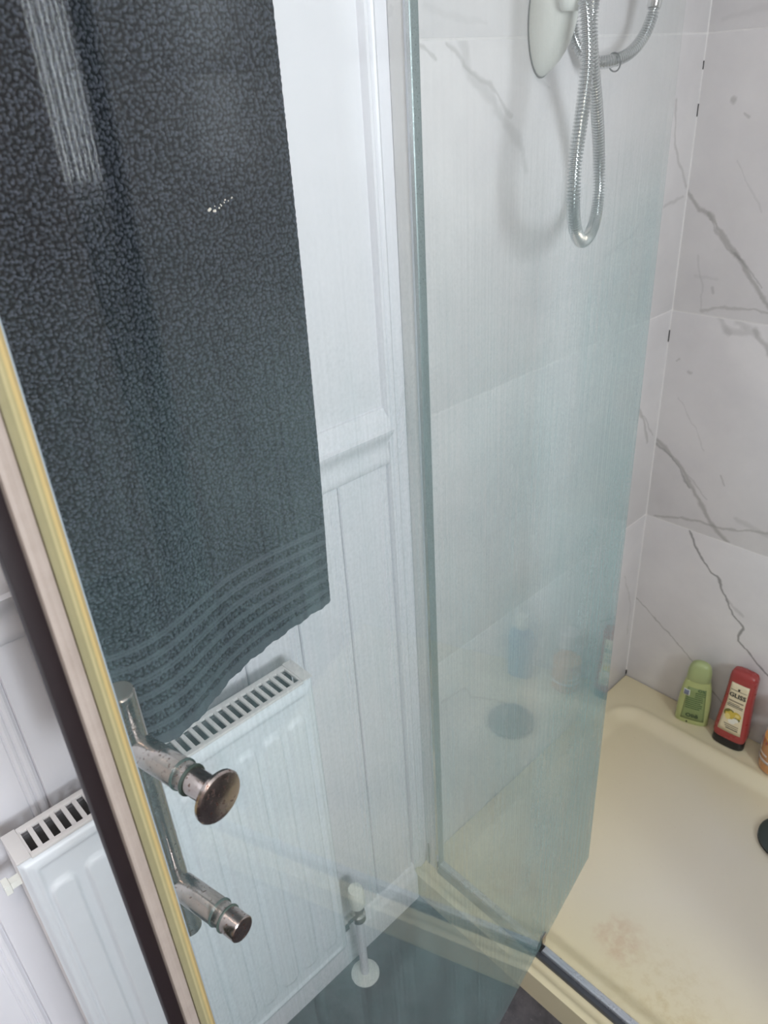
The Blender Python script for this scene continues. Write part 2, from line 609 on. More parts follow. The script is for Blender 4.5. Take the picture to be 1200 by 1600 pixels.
# ------------------------------------------------------------------ setting
ROOM_X, ROOM_Y, CEIL = 2.0, -2.7, 2.35
YF = -0.738          # where the tiles stop on the left wall
o = obj('floor', box(B(), 0, ROOM_X, ROOM_Y, 0.0, -0.05, 0), FLOOR); tag(o, kind='structure')
o = obj('ceiling', box(B(), -0.1, ROOM_X + 0.1, ROOM_Y - 0.1, 0.1, CEIL, CEIL + 0.05), CEIL_PAINT); tag(o, kind='structure')
bm = B()
box(bm, -0.1, 0, ROOM_Y, YF, -0.05, CEIL)
box(bm, -0.1, -0.009, YF, 0.1, -0.05, CEIL)
wall_left = obj('wall_left', bm, WALL_PAINT); tag(wall_left, kind='structure')
wall_back = obj('wall_back', box(B(), -0.009, ROOM_X + 0.1, 0.009, 0.1, -0.05, CEIL), TILE_BACKER); tag(wall_back, kind='structure')
bm = B()      # right wall with the window opening
box(bm, ROOM_X, ROOM_X + 0.1, ROOM_Y, WIN_Y0, -0.05, CEIL)
box(bm, ROOM_X, ROOM_X + 0.1, WIN_Y1, 0.009, -0.05, CEIL)
box(bm, ROOM_X, ROOM_X + 0.1, WIN_Y0, WIN_Y1, -0.05, WIN_Z0)
box(bm, ROOM_X, ROOM_X + 0.1, WIN_Y0, WIN_Y1, WIN_Z1, CEIL)
o = obj('wall_right', bm, ROOM_PAINT); tag(o, kind='structure')
o = obj('wall_front', box(B(), -0.1, ROOM_X + 0.1, ROOM_Y - 0.1, ROOM_Y, -0.05, CEIL), ROOM_PAINT); tag(o, kind='structure')

# tiles: rows 465 mm high, joints 3 mm
VD, VM, VL = rgb(120, 118, 116), rgb(158, 155, 152), rgb(178, 176, 175)
rows = [(0.05, 0.5333), (0.5361, 0.9984), (1.0012, 1.4633), (1.4661, 1.9284), (1.9312, CEIL)]
veins_left = {
    0: [([(690, 1098), (725, 1074), (737, 1090), (762, 1091), (792, 1100)], .004, .5, VM), ([(980, 990), (985, 940), (976, 900)], .004, .4, VM)],
    1: [([(1000, 640), (1006, 660), (1012, 690)], .006, .6, VM), ([(1020, 681), (1004, 648)], .004, .5, VM), ([(760, 850), (830, 780), (880, 760)], .004, .2, VL)],
    2: [([(722, 62), (735, 120), (765, 152), (795, 197), (817, 237), (822, 262)], .013, .5, VL), ([(700, 70), (735, 112), (770, 140), (800, 180)], .005, .45, VM),
        ([(838, 118), (857, 137)], .005, .4, VL), ([(655, 70), (682, 96)], .004, .45, VM), ([(945, 402), (965, 385), (982, 372), (1000, 350)], .007, .5, VL),
        ([(1056, 160), (1055, 225), (1060, 252), (1066, 270), (1073, 292)], .006, .5, VM), ([(1036, 325), (1068, 307)], .004, .4, VM)],
    3: [([(665, 10), (760, 40)], .008, .2, VL)],
    4: [],
}
veins_back = {
    0: [([(1077, 830), (1092, 865), (1112, 896), (1120, 901), (1135, 936), (1145, 960), (1162, 981), (1153, 1000), (1172, 1022), (1204, 1060)], .0042, .95, VD),
        ([(985, 925), (1030, 972), (1085, 1037), (1110, 1075), (1132, 1105)], .0030, .8, VM), ([(1135, 936), (1160, 962)], .006, .4, VM)],
    1: [([(1018, 680), (1032, 690), (1057, 722), (1073, 745), (1087, 772), (1102, 802), (1121, 832), (1138, 850)], .0085, .75, VM),
        ([(1026, 692), (1050, 715), (1066, 742), (1078, 762)], .004, .6, VD), ([(1068, 735), (1092, 762), (1105, 780)], .003, .4, VM),
        ([(1023, 806), (1067, 810), (1104, 820), (1145, 828), (1204, 834)], .0045, .6, VM), ([(1150, 812), (1175, 826), (1204, 840)], .008, .4, VL),
        ([(1126, 500), (1139, 521)], .009, .5, VL), ([(1136, 518), (1160, 522), (1182, 520)], .013, .55, VL), ([(1152, 503), (1166, 512)], .010, .5, VL),
        ([(1180, 517), (1194, 538), (1206, 560)], .008, .6, VM), ([(1127, 745), (1131, 760)], .004, .5, VM), ([(1058, 562), (1062, 560)], .004, .5, VM),
        ([(1076, 580), (1079, 582)], .004, .5, VM), ([(1060, 620), (1085, 665), (1100, 705)], .003, .25, VM)],
    2: [([(1073, 298), (1094, 327), (1107, 334), (1125, 362), (1142, 384), (1160, 410), (1174, 438), (1190, 463), (1205, 484)], .0075, .75, VM),
        ([(1107, 334), (1120, 365), (1138, 388), (1156, 404)], .004, .55, VM), ([(1150, 396), (1178, 430), (1190, 450)], .004, .4, VD),
        ([(1095, 484), (1129, 482), (1160, 481), (1204, 489)], .005, .5, VM), ([(1090, 400), (1098, 445), (1096, 480)], .003, .35, VL), ([(1152, 250), (1175, 300), (1190, 330)], .003, .3, VL),
        ([(1145, 156), (1148, 158)], .006, .6, VM), ([(1164, 179), (1170, 184)], .005, .5, VM), ([(1085, 430), (1120, 438)], .005, .25, VL), ([(1112, 450), (1115, 458)], .004, .45, VM)],
    3: [([(1130, 30), (1200, 10)], .01, .2, VL)],
    4: [],
}
for i, (z0, z1) in enumerate(rows):
    m = mat_tile('marble_tile_left_%d' % i, 1, veins_left[i], i + 1.3)
    obj('tile', box(B(), -0.0085, 0, YF + 0.001, -0.0007, z0, z1), m, wall_left, bevel=0.0012, seg=2)
    m = mat_tile('marble_tile_back_%d' % i, 0, veins_back[i], i + 8.7)
    obj('tile', box(B(), 0.0007, 0.93, 0, 0.0085, z0, z1), m, wall_back, bevel=0.0012, seg=2)
PLAIN_TILE = mat_tile('marble_tile_plain', 0, [], 4.4)
for z0, z1 in rows:
    obj('tile', box(B(), 0.933, 1.86, 0, 0.0085, z0, z1), PLAIN_TILE, wall_back, bevel=0.0012, seg=2)
    obj('tile', box(B(), 1.863, 1.9985, 0, 0.0085, z0, z1), PLAIN_TILE, wall_back, bevel=0.0012, seg=2)
# grout set back in the joints
bm = B()
for (a0, a1), (b0, b1) in zip(rows, rows[1:]):
    box(bm, -0.0088, -0.0005, YF + 0.001, -0.0015, a1 - 0.0005, b0 + 0.0005)
obj('grout', bm, GROUT, wall_left)
bm = B()
for (a0, a1), (b0, b1) in zip(rows, rows[1:]):
    box(bm, 0.0015, 1.9985, 0.0005, 0.0088, a1 - 0.0005, b0 + 0.0005)
box(bm, 0.9295, 0.9335, 0.0012, 0.0088, 0.05, CEIL)
obj('grout', bm, GROUT, wall_back)
# corner bead of grout, broken away in places where the dark gap shows
zs = [0.075, 0.56, 0.985, 1.262, 1.275, 1.34, 1.36, 1.412, 1.425, CEIL]
bm = B()
bmd = B()
tri = lambda s: [(-0.001, -s), (s, 0.001), (-0.001, 0.001)]
for i, (a, b) in enumerate(zip(zs, zs[1:])):
    gap = i in (2, 5, 7) and i != 2
    (prism(bmd, tri(0.0006), 2, a, b) if gap else prism(bm, tri(0.0022), 2, a, b))
prism(bmd, tri(0.0034), 2, 0.0625, 0.075)
prism(bmd, tri(0.0023), 2, 0.936, 0.960)
trim = obj('trim_1', bm, GROUT); tag(trim, kind='structure')
obj('dark_gap', bmd, MOULD, trim)

# panelling on the left wall below the dado rail: tongue-and-groove boards, 90 mm, with a bead at the joint
BRD = 0.0906


def board_mesh(wd):
    # cross-section (x, y) running towards -y from the joint at y=0
    pr = [(0.0, -0.0008), (0.0040, -0.0010), (0.0062, -0.0035), (0.0066, -0.006), (0.0060, -0.0085), (0.0046, -0.0100),
          (0.0060, -0.0115), (0.0066, -0.014), (0.0060, -0.0165), (0.0045, -0.0180), (0.0060, -0.0195), (0.0060, -wd + 0.002),
          (0.0035, -wd + 0.0006), (0.0, -wd + 0.0006)]
    bmx = B()
    prism(bmx, pr, 2, 0.02, 0.975)
    bmesh.ops.recalc_face_normals(bmx, faces=bmx.faces)
    me = bpy.data.meshes.new('board')
    bmx.to_mesh(me)
    bmx.free()
    me.materials.append(WHITE_PAINT)
    return me


bme = board_mesh(BRD)
y = -0.7905
while y - BRD > ROOM_Y:
    b = bpy.data.objects.new('board', bme)
    b.location = (0, y, 0)
    b.parent = wall_left
    COL.objects.link(b)
    y -= BRD
# dado rail
dado = [(0, 0.962), (0.008, 0.962), (0.011, 0.966), (0.0115, 0.975), (0.009, 0.985), (0.0095, 0.993), (0.0145, 1.004), (0.0215, 1.012),
        (0.0225, 1.018), (0.0175, 1.021), (0.0165, 1.028), (0.012, 1.034), (0.007, 1.038), (0.004, 1.044), (0, 1.045)]
o = obj('trim_2', prism(B(), dado, 1, ROOM_Y, -0.7897), WHITE_PAINT, smooth=True); tag(o, kind='structure')
# casing beside the shower frame: bead and flat strip
bead = [(0, -0.7895), (0.004, -0.789), (0.0095, -0.7865), (0.0105, -0.7835), (0.0085, -0.7810), (0.0060, -0.7800), (0.0090, -0.7780), (0.0105, -0.7745),
        (0.0090, -0.7710), (0.006, -0.7690), (0.004, -0.7680), (0.0045, -0.750), (0, -0.7385)]
o = obj('trim_3', prism(B(), bead, 2, 0.092, CEIL), WHITE_PAINT, smooth=True); tag(o, kind='structure')
# filler lines where an older dado rail was cut off
bm = B()
for k_, (dz, sz) in enumerate(((0.0, 0.05), (0.012, 0.052), (-0.022, 0.045), (-0.036, 0.03))):
    pts = [(0.0049, -0.766 + 0.016 * t, 1.012 + dz + sz * t ** 1.8) for t in np.linspace(0, 1, 7)]
    tube(bm, pts, 0.0011, 6)
o = obj('trim_4', bm, WHITE_PAINT); tag(o, kind='structure')
# skirting
sk = [(0, 0), (0.018, 0), (0.018, 0.066), (0.0165, 0.072), (0.0115, 0.078), (0.0105, 0.084), (0.008, 0.091), (0.003, 0.095), (0, 0.095)]
o = obj('baseboard_left', prism(B(), sk, 1, ROOM_Y, -0.789), WHITE_PAINT, smooth=True); tag(o, kind='structure')

# window (behind the photographer's right shoulder)
bm = B()
for a in ((WIN_Y0, WIN_Y0 + .05), (WIN_Y1 - .05, WIN_Y1)):
    box(bm, ROOM_X + .03, ROOM_X + .08, a[0], a[1], WIN_Z0, WIN_Z1)
for a in ((WIN_Z0, WIN_Z0 + .05), (WIN_Z1 - .05, WIN_Z1)):
    box(bm, ROOM_X + .031, ROOM_X + .079, WIN_Y0 + .001, WIN_Y1 - .001, a[0], a[1])
win = obj('window_1', bm, WHITE_PAINT); tag(win, kind='structure')
k = NT('window_glass')
tb = k.n('ShaderNodeBsdfTransparent'); tb.inputs[0].default_value = (0.95, 0.97, 0.98, 1)
gb = k.n('ShaderNodeBsdfGlossy'); gb.inputs['Roughness'].default_value = 0.05
ms = k.n('ShaderNodeMixShader'); ms.inputs[0].default_value = 0.06
k.t.links.new(tb.outputs[0], ms.inputs[1]); k.t.links.new(gb.outputs[0], ms.inputs[2]); k.t.links.new(ms.outputs[0], k.out.inputs['Surface'])
obj('pane', box(B(), ROOM_X + .052, ROOM_X + .056, WIN_Y0 + .05, WIN_Y1 - .05, WIN_Z0 + .05, WIN_Z1 - .05), k.m, win)
# unseen bathroom door behind the camera, added so the chrome reflects brown
dr = obj('door_1', box(B(), 0.95, 1.72, ROOM_Y, ROOM_Y + 0.04, 0, 2.0), WOOD_DOOR, bevel=0.003); tag(dr, kind='structure')
obj('door_handle', lathe(B(), [(0.008, 0), (0.008, 0.03), (0.022, 0.034), (0.025, 0.05), (0.016, 0.06), (0.0, 0.061)], (1.02, ROOM_Y + 0.04, 1.0), (0, 1, 0)), CHROME, dr, smooth=True)

# ceiling lamp, unseen, added as warm fill light
lamp = thing('ceiling_fill_light', 'unseen round opal ceiling light added as warm fill', 'ceiling light', (1.15, -1.55, CEIL))
obj('base', lathe(B(), [(0.13, -0.02), (0.14, -0.02), (0.14, 0)], (0, 0, 0), n=40), WHITE_PLASTIC, lamp, smooth=True)
k = NT('opal_lamp_glass')
k.b.inputs['Base Color'].default_value = (0.9, 0.88, 0.84, 1)
k.b.inputs['Emission Color'].default_value = (1.0, 0.80, 0.62, 1)
k.b.inputs['Emission Strength'].default_value = CEIL_LAMP
obj('lamp_shade', lathe(B(), [(0.13, -0.02), (0.125, -0.04), (0.10, -0.06), (0.05, -0.073), (0.0, -0.075)], (0, 0, 0), n=40), k.m, lamp, smooth=True)

# ------------------------------------------------------------------ shower tray
TZ = 0.058
tx0, tx1, ty0, ty1 = 0.0015, 0.998, -0.785, -0.0015
nx, ny = 170, 150
gx = np.linspace(tx0, tx1, nx)
gy = np.linspace(ty0, ty1, ny)
GX, GY = np.meshgrid(gx, gy)


def sstep(a, b, v):
    t = np.clip((v - a) / (b - a), 0, 1)
    return t * t * (3 - 2 * t)


# inner basin as a rounded rectangle
bx0, bx1, by0, by1, br = 0.045, 0.925, -0.712, -0.092, 0.06
qx = np.abs(GX - (bx0 + bx1) / 2) - ((bx1 - bx0) / 2 - br)
qy = np.abs(GY - (by0 + by1) / 2) - ((by1 - by0) / 2 - br)
sd = np.hypot(np.maximum(qx, 0), np.maximum(qy, 0)) + np.minimum(np.maximum(qx, qy), 0) - br   # <0 inside
depth = 0.017 * sstep(0.004, -0.034, sd) + 0.004 * sstep(0, -0.3, sd)
bead_ = 0.0022 * np.exp(-((sd - 0.004) / 0.007) ** 2) * sstep(-0.66, -0.60, GY)
lip = 0.005 * sstep(-0.766, -0.772, GY)
GZ = TZ - depth + bead_ + lip - 0.003 * sstep(-0.75, -0.755, GY) * (1 - sstep(-0.766, -0.772, GY))
me = grid_mesh('shower_tray', GX, GY, GZ)
bm = B()
bm.from_mesh(me)
be = [e for e in bm.edges if e.is_boundary]
r_ = bmesh.ops.extrude_edge_only(bm, edges=be)
for v in r_['geom']:
    if isinstance(v, bmesh.types.BMVert):
        v.co.z = 0.0
bottom = [e for e in r_['geom'] if isinstance(e, bmesh.types.BMEdge) and e.is_boundary]
bmesh.ops.contextual_create(bm, geom=bottom)
bmesh.ops.recalc_face_normals(bm, faces=bm.faces)
bm.to_mesh(me)
bm.free()
try:
    me.set_sharp_from_angle(angle=math.radians(50))
except Exception:
    pass
tray = link('shower_tray', me, TRAY)
tag(tray, 'yellowed cream low shower tray between the marble tiled walls', 'shower tray')
# waste cover
DX, DY = 0.492, -0.205
FZ = float(GZ[np.hypot(GX - DX, GY - DY) < 0.07].max())
dark_metal = plain('dark_drain_metal', rgb(52, 62, 60), 0.35, var=0.2, scale=60)
drain = thing('drain_cover', 'round dark domed drain cover on the cream tray floor at the right edge', 'drain', (DX, DY, FZ + 0.0006))
obj('cover', lathe(B(), [(0.0, 0.0), (0.050, 0.0), (0.056, 0.003), (0.057, 0.007), (0.054, 0.0105), (0.045, 0.0125), (0.025, 0.014), (0.0, 0.0145)], (0, 0, 0.002), n=48), dark_metal, drain, smooth=True)
obj('rim', lathe(B(), [(0.045, -0.0012), (0.0575, -0.0012), (0.0575, 0.0015), (0.045, 0.002)], (0, 0, 0.0015), n=48, cap=True), CHROME, drain, smooth=True)

# ------------------------------------------------------------------ shower frame (fixed)
frame = thing('shower_enclosure', 'fixed shower enclosure with pale wall profile and chrome sill rail on the tray', 'shower enclosure', (0.0, -0.735, TZ + 0.0006))
RY0, RY1 = -0.7530, -0.7325
fz = TZ
prof = [(0.0046, -0.7485), (0.030, -0.7485), (0.032, -0.7465), (0.032, -0.7445), (0.0046, -0.7445)]
wp = obj('wall_profile', prism(B(), [(x, y + 0.735) for x, y in prof], 2, 0.0, 1.85), ALU, frame, bevel=0.0006)
bm = prism(B(), [(0.0012, -0.0094), (0.0335, -0.0094), (0.0345, -0.0075), (0.0345, 0.0045), (0.032, 0.0065), (0.0012, 0.0065)], 2, 0.0, 1.85)
obj('channel', bm, PROFILE_IN, frame, bevel=0.0012)['label'] = 'grey limescaled channel of the wall profile'
bm = B()
prism(bm, [(0.0302, -0.0150), (0.0335, -0.0150), (0.0335, -0.0094), (0.0302, -0.0094)], 2, 0.0, 1.85)
obj('edge_bead', bm, RAIL_CHROME, wp)
a_, b_ = RY0 + .735, RY1 + .735
sill = [(a_ + .0085, 0.0), (a_ + .0085, 0.0172), (a_ + .0095, 0.0184), (a_ + .0125, 0.0186), (a_ + .0130, 0.0176), (a_ + .0145, 0.0176), (a_ + .0150, 0.0186), (b_ - .0012, 0.0184), (b_, 0.0172), (b_, 0.0)]
obj('sill_rail', prism(B(), sill, 0, 0.037, 0.9985), SILL_TOP, frame, bevel=0.0003)
sill_refl = obj('sill_reflection', prism(B(), [(a_, 0.0), (a_, 0.0075), (a_ + .0015, 0.0095), (a_ + .0084, 0.0105), (a_ + .0084, 0.0)], 0, 0.037, 0.9985), SILL_DARK, frame, bevel=0.0004)  # reflection of the dark floor on the sill front, built as a dark strip
sill_refl['label'] = 'outer face of the sill, coloured dark for the reflected floor'
PVX = 0.276
bm = box(B(), PVX - 0.010, PVX + 0.006, -0.0155, 0.0005, 0.0178, 0.0187)
obj('pivot_block', bm, BLACK_PLASTIC, frame, bevel=0.002)
obj('mould_stain', box(B(), 0.0102, 0.0135, -0.0150, -0.0136, 0.002, 0.062), MOULD, wp, bevel=0.0004)
# header rail above the frame
obj('header_rail', box(B(), 0.037, 0.998, -0.017, 0.013, 1.85, 1.89), RAIL_CHROME, frame, bevel=0.003)
# strike jamb at the free end: unseen canted face and polished ribs, shaped to mirror window streaks
cx_ = lambda x: 0.035 + (x - 0.925) * 0.115
jp = obj('corner_post', prism(B(), [(0.935, cx_(0.935)), (1.012, cx_(1.012)), (1.012, 0.078), (0.935, 0.078)], 2, 0.0186, 1.849), SATIN, frame)
for xr, wr in ((1.0085, 0.0040), (0.9905, 0.0018), (0.9790, 0.0026), (0.9660, 0.0014), (0.9570, 0.0016), (0.9450, 0.0022)):
    obj('streak_rib', prism(B(), [(xr - wr / 2, cx_(xr - wr / 2) - 0.0012), (xr + wr / 2, cx_(xr + wr / 2) - 0.0012), (xr + wr / 2, cx_(xr + wr / 2) + 0.001), (xr - wr / 2, cx_(xr - wr / 2) + 0.001)], 2, 0.0183, 1.8485), POLISHED, jp)
obj('side_panel', box(B(), 0.984, 0.990, 0.0785, 0.732, 0.006, 1.849), CLEAR_PANEL, frame)

# ------------------------------------------------------------------ shower door (pivot door standing open)
DA = math.atan2(-0.983, 0.1855)
door = thing('shower_door', 'open frameless glass pivot door streaked with limescale above the shower tray', 'shower door', (0.237, -0.532, 0.0), DA)
GZ0, GZ1 = 0.0785, 1.835
obj('glass_pane', box(B(), 0.0, 0.8362, -0.006, 0.0, GZ0, GZ1), GLASS, door, bevel=0.0008, seg=1)
sl = obj('edge_seal', box(B(), 0.8366, 0.8452, -0.0066, 0.0022, GZ0, GZ1), SEAL_GREY, door, bevel=0.0012)
sl['label'] = 'grimy off-white seal body along the glass edge'
bm = prism(B(), [(0.8258, 0.0003), (0.8365, 0.0003), (0.8365, 0.0032), (0.8338, 0.0038), (0.831, 0.0030), (0.8282, 0.0034), (0.8258, 0.0016)], 2, GZ0, GZ1)
s = obj('seal_fin', bm, SEAL_GOLD, sl, smooth=True); s['label'] = 'yellowed clear seal fin lapping the glass'
bm = prism(B(), [(0.8258, -0.0063), (0.8365, -0.0063), (0.8365, -0.0085), (0.8258, -0.0075)], 2, GZ0, GZ1)
obj('seal_fin', bm, SEAL_GOLD, sl)
obj('seal_lip', box(B(), 0.8248, 0.8257, 0.0002, 0.0012, GZ0, GZ1), SEAL_LIP, sl)
s = obj('magnet_strip', box(B(), 0.8453, 0.8545, -0.0060, -0.0002, GZ0, GZ1), SEAL_DARK, sl, bevel=0.0012); s['label'] = 'dark maroon magnet strip'
# pivot clip through to the sill
bm = B()
box(bm, 0.199, 0.213, -0.0090, -0.0062, 0.0782, 0.104)
box(bm, 0.199, 0.213, 0.0002, 0.0028, 0.0782, 0.104)
box(bm, 0.200, 0.212, -0.0086, 0.0024, 0.0776, 0.0784)
obj('pivot_clip', bm, WORN, door, bevel=0.001)
# pull handle
HU, HZ0, HZ1 = 0.7945, 0.923, 1.062
BY = -0.053
hd = obj('handle', lathe(B(), [(0.0, 0), (0.0088, 0), (0.0098, 0.0010), (0.0098, 0.238), (0.0088, 0.239), (0.0, 0.239)], (HU + 0.0008, BY, 0.868), n=40), WORN, door, smooth=True)
hd['label'] = 'worn chrome pull bar with two posts'
obj('bar_cap', lathe(B(), [(0.0, 0), (0.0089, 0), (0.0089, 0.0012), (0.0, 0.0013)], (HU + 0.0008, BY, 1.1069), n=36), DULL_CAP, hd)
for hz in (HZ0, HZ1):
    obj('post', lathe(B(), [(0.0100, 0), (0.0100, 0.0380), (0.0094, 0.0388), (0.0090, 0.0450)], (HU + 0.0008, BY + 0.0078, hz), (-0.018, 1, 0), n=36), WORN, hd, smooth=True)
    obj('gasket', lathe(B(), [(0.0098, 0.0), (0.0105, 0.0004), (0.0105, 0.0016), (0.0098, 0.0019)], (HU, -0.0082, hz), (0, 1, 0), n=36), RUBBER, hd, smooth=True)
    obj('gasket', lathe(B(), [(0.0098, 0.0), (0.0104, 0.0003), (0.0104, 0.0013), (0.0098, 0.0016)], (HU, 0.0001, hz), (0, 1, 0), n=36), RUBBER, hd, smooth=True)
obj('knob', lathe(B(), [(0.0088, 0), (0.0088, 0.0165), (0.0100, 0.0182), (0.0150, 0.0196), (0.0168, 0.0212), (0.0170, 0.0232), (0.0160, 0.0246), (0.0120, 0.0254), (0.0, 0.0258)], (HU, 0.0014, HZ1), (0, 1, 0), n=48), WORN, hd, smooth=True)
obj('end_plug', lathe(B(), [(0.0095, 0), (0.0095, 0.0135), (0.0088, 0.0143), (0.0, 0.0145)], (HU, 0.0014, HZ0), (0, 1, 0), n=40), WORN, hd, smooth=True)

# ------------------------------------------------------------------ radiator
RX0, RX1, RYL, RYR, RZ0, RZ1 = 0.036, 0.083, -1.392, -1.012, 0.172, 0.765
rad = thing('radiator', 'white ribbed panel radiator with slotted top grille under the towel', 'radiator', (RX0, (RYL + RYR) / 2, RZ0))
oy = (RYL + RYR) / 2


def rl(o):           # parts are modelled in room coordinates
    o.matrix_parent_inverse = Matrix.Translation(Vector((-RX0, -oy, -RZ0)))
    return o


ny_, nz_ = 300, 170
yy = np.linspace(RYL, RYR, ny_)
zz = np.linspace(RZ0 + 0.004, RZ1 - 0.004, nz_)
# denser rows near the arched ends
YY, ZZ = np.meshgrid(yy, zz)
hgt = np.zeros_like(YY)
edge = np.minimum(np.minimum(YY - RYL, RYR - YY), np.minimum(ZZ - zz[0], zz[-1] - ZZ))
hgt += -0.006 * (1 - sstep(0.0, 0.006, edge))
hgt += 0.0016 * np.exp(-((edge - 0.0135) / 0.0028) ** 2) - 0.0012 * sstep(0.013, 0.019, edge)
for i in range(9):
    yc = RYL + 0.0310 + 0.0391 * i
    zt_, zb_ = RZ1 - 0.064, RZ0 + 0.060
    dz = np.maximum(np.maximum(ZZ - zt_, zb_ - ZZ), 0)
    d = (np.abs(YY - yc) ** 2.6 + (dz * 1.05) ** 2.6) ** (1 / 2.6)
    hgt += 0.0044 * sstep(0.0158, 0.0105, d)
me = grid_mesh('front_panel', RX1 + hgt, YY, ZZ)
rl(link('front_panel', me, RAD_ENAMEL, rad))
rl(obj('back_panel', box(B(), RX0, RX0 + 0.003, RYL + 0.005, RYR - 0.005, RZ0 + 0.004, RZ1 - 0.012), RAD_INNER, rad))
for ys, s in ((RYL, 1), (RYR, -1)):
    a, b = sorted((ys, ys + s * 0.0018))
    bm = box(B(), RX0, RX1 - 0.006, a, b, RZ0 + 0.05, RZ1)
    wtop = 0.0145
    a2, b2 = sorted((ys, ys + s * wtop))
    box(bm, RX0 - 0.001, RX1 - 0.002, a2, b2, RZ1 - 0.0012, RZ1 + 0.0012)
    rl(obj('side_panel', bm, RAD_PLASTIC, rad, bevel=0.0006))
bm = B()
box(bm, RX0 - 0.001, RX0 + 0.0065, RYL + 0.0146, RYR - 0.0146, RZ1 - 0.004, RZ1)
box(bm, RX1 - 0.0085, RX1 - 0.002, RYL + 0.0146, RYR - 0.0146, RZ1 - 0.004, RZ1)
gr = rl(obj('top_grille', bm, RAD_PLASTIC, rad, bevel=0.0008))
nb = 29
gp = (RYR - RYL - 0.0292) / nb
bmb = box(B(), RX0 + 0.0064, RX1 - 0.0084, -0.0024, 0.0024, RZ1 - 0.0035, RZ1 - 0.0002)
bmesh.ops.recalc_face_normals(bmb, faces=bmb.faces)
bar_me = bpy.data.meshes.new('grille_bar')
bmb.to_mesh(bar_me); bmb.free()
bar_me.materials.append(RAD_PLASTIC)
for i in range(nb + 1):
    b = bpy.data.objects.new('grille_bar', bar_me)
    COL.objects.link(b)
    b.parent = gr
    b.location = (0, RYL + 0.0146 + gp * i, 0)
fins = B()
yv = RYL + 0.02
while yv < RYR - 0.02:
    box(fins, RX0 + 0.0035, RX1 - 0.010, yv, yv + 0.0008, RZ0 + 0.05, RZ1 - 0.035)
    yv += 0.0125
rl(obj('convector_fins', fins, RAD_INNER, rad))
rl(obj('bleed_valve', lathe(B(), [(0.006, 0), (0.006, 0.010), (0.009, 0.011), (0.009, 0.017), (0.0, 0.0172)], (0.055, RYL, RZ1 - 0.045), (0, -1, 0), n=4), WHITE_PLASTIC, rad))
for yb in (RYL + 0.09, RYR - 0.09):
    rl(obj('wall_bracket', box(B(), 0.0066, RX0 - 0.0002, yb - 0.015, yb + 0.015, RZ0 + 0.06, RZ1 - 0.06), RAD_INNER, rad))
PX, PY = 0.052, -0.965
rl(obj('valve', lathe(B(), [(0.009, 0.0), (0.013, 0.002), (0.013, 0.016), (0.009, 0.018), (0.009, 0.028), (0.012, 0.029), (0.012, 0.040), (0.0, 0.0405)], (PX, PY, 0.165), n=20), CHROME, rad, smooth=True))
rl(obj('valve_tail', lathe(B(), [(0.008, 0), (0.008, 0.024), (0.0125, 0.025), (0.0125, 0.038), (0.008, 0.040), (0.008, 0.05)], (PX, PY - 0.004, 0.187), (0, -1, 0), n=6), CHROME, rad))
rl(obj('valve_cap', lathe(B(), [(0.0135, 0), (0.0145, 0.004), (0.0145, 0.035), (0.012, 0.042), (0.0, 0.044)], (PX, PY, 0.2055), n=24), WHITE_PLASTIC, rad, smooth=True))
rl(obj('pipe', lathe(B(), [(0.0075, 0), (0.0075, 0.165)], (PX, PY, 0.0), n=18), WHITE_PAINT, rad, smooth=True))
rl(obj('pipe_collar', lathe(B(), [(0.026, 0.0), (0.026, 0.002), (0.020, 0.005), (0.008, 0.006)], (PX, PY, 0.0), n=32), WHITE_PLASTIC, rad, smooth=True))

# ------------------------------------------------------------------ towel and its rail
TBZ = 1.585
rail = thing('towel_rail', 'slim chrome towel rail fixed to the white wall above the radiator', 'towel rail', (0, -1.145, TBZ))
obj('bar', lathe(B(), [(0.008, 0), (0.008, 0.46)], (0.095, -0.23, 0), (0, 1, 0), n=20), CHROME, rail, smooth=True)
for yb in (-0.215, 0.215):
    br_ = obj('bracket', lathe(B(), [(0.024, 0), (0.024, 0.004), (0.008, 0.008), (0.008, 0.087)], (0.0, yb, 0), (1, 0, 0), n=20), CHROME, rail, smooth=True)

TY0, TY1 = -1.312, -0.9835
ZH, ZB = 0.882, 0.985
yb_k = [-1.312, -1.274, -1.247, -1.213, -1.169, -1.119, -1.075, -1.033, -0.983]
xb_k = [0.112, 0.129, 0.139, 0.137, 0.122, 0.104, 0.099, 0.101, 0.104]
yh_k = [-1.312, -1.274, -1.25, -1.224, -1.199, -1.182, -1.158, -1.134, -1.105, -1.065, -0.981]
xh_k = [0.125, 0.150, 0.159, 0.160, 0.153, 0.144, 0.132, 0.123, 0.116, 0.109, 0.101]
yt_k = [-1.312, -1.26, -1.20, -1.16, -1.135, -1.11, -1.05, -0.983]
xt_k = [0.112, 0.115, 0.117, 0.112, 0.105, 0.111, 0.113, 0.110]


def smooth_fn(ks, vs, q):
    v = np.interp(q, ks, vs)
    return v


def gauss1(a, s):
    r = int(3 * s) + 1
    kr = np.exp(-0.5 * (np.arange(-r, r + 1) / s) ** 2)
    kr /= kr.sum()
    return np.convolve(np.pad(a, r, mode='reflect', reflect_type='odd'), kr, mode='valid')


NYT, NZT = 440, 930
ty = np.linspace(TY0, TY1, NYT)
tz = np.linspace(ZH, TBZ, NZT)
fb = gauss1(np.interp(ty, yb_k, xb_k), 16)
fh = gauss1(np.interp(ty, yh_k, xh_k), 16)
ft = gauss1(np.interp(ty, yt_k, xt_k), 7)
TYY, TZZ = np.meshgrid(ty, tz)
wb = sstep(1.35, ZB, TZZ)
wh = np.clip((ZB - TZZ) / (ZB - ZH), 0, 1)
XF = (ft[None] * (1 - wb) + fb[None] * wb) * (1 - wh) + fh[None] * wh
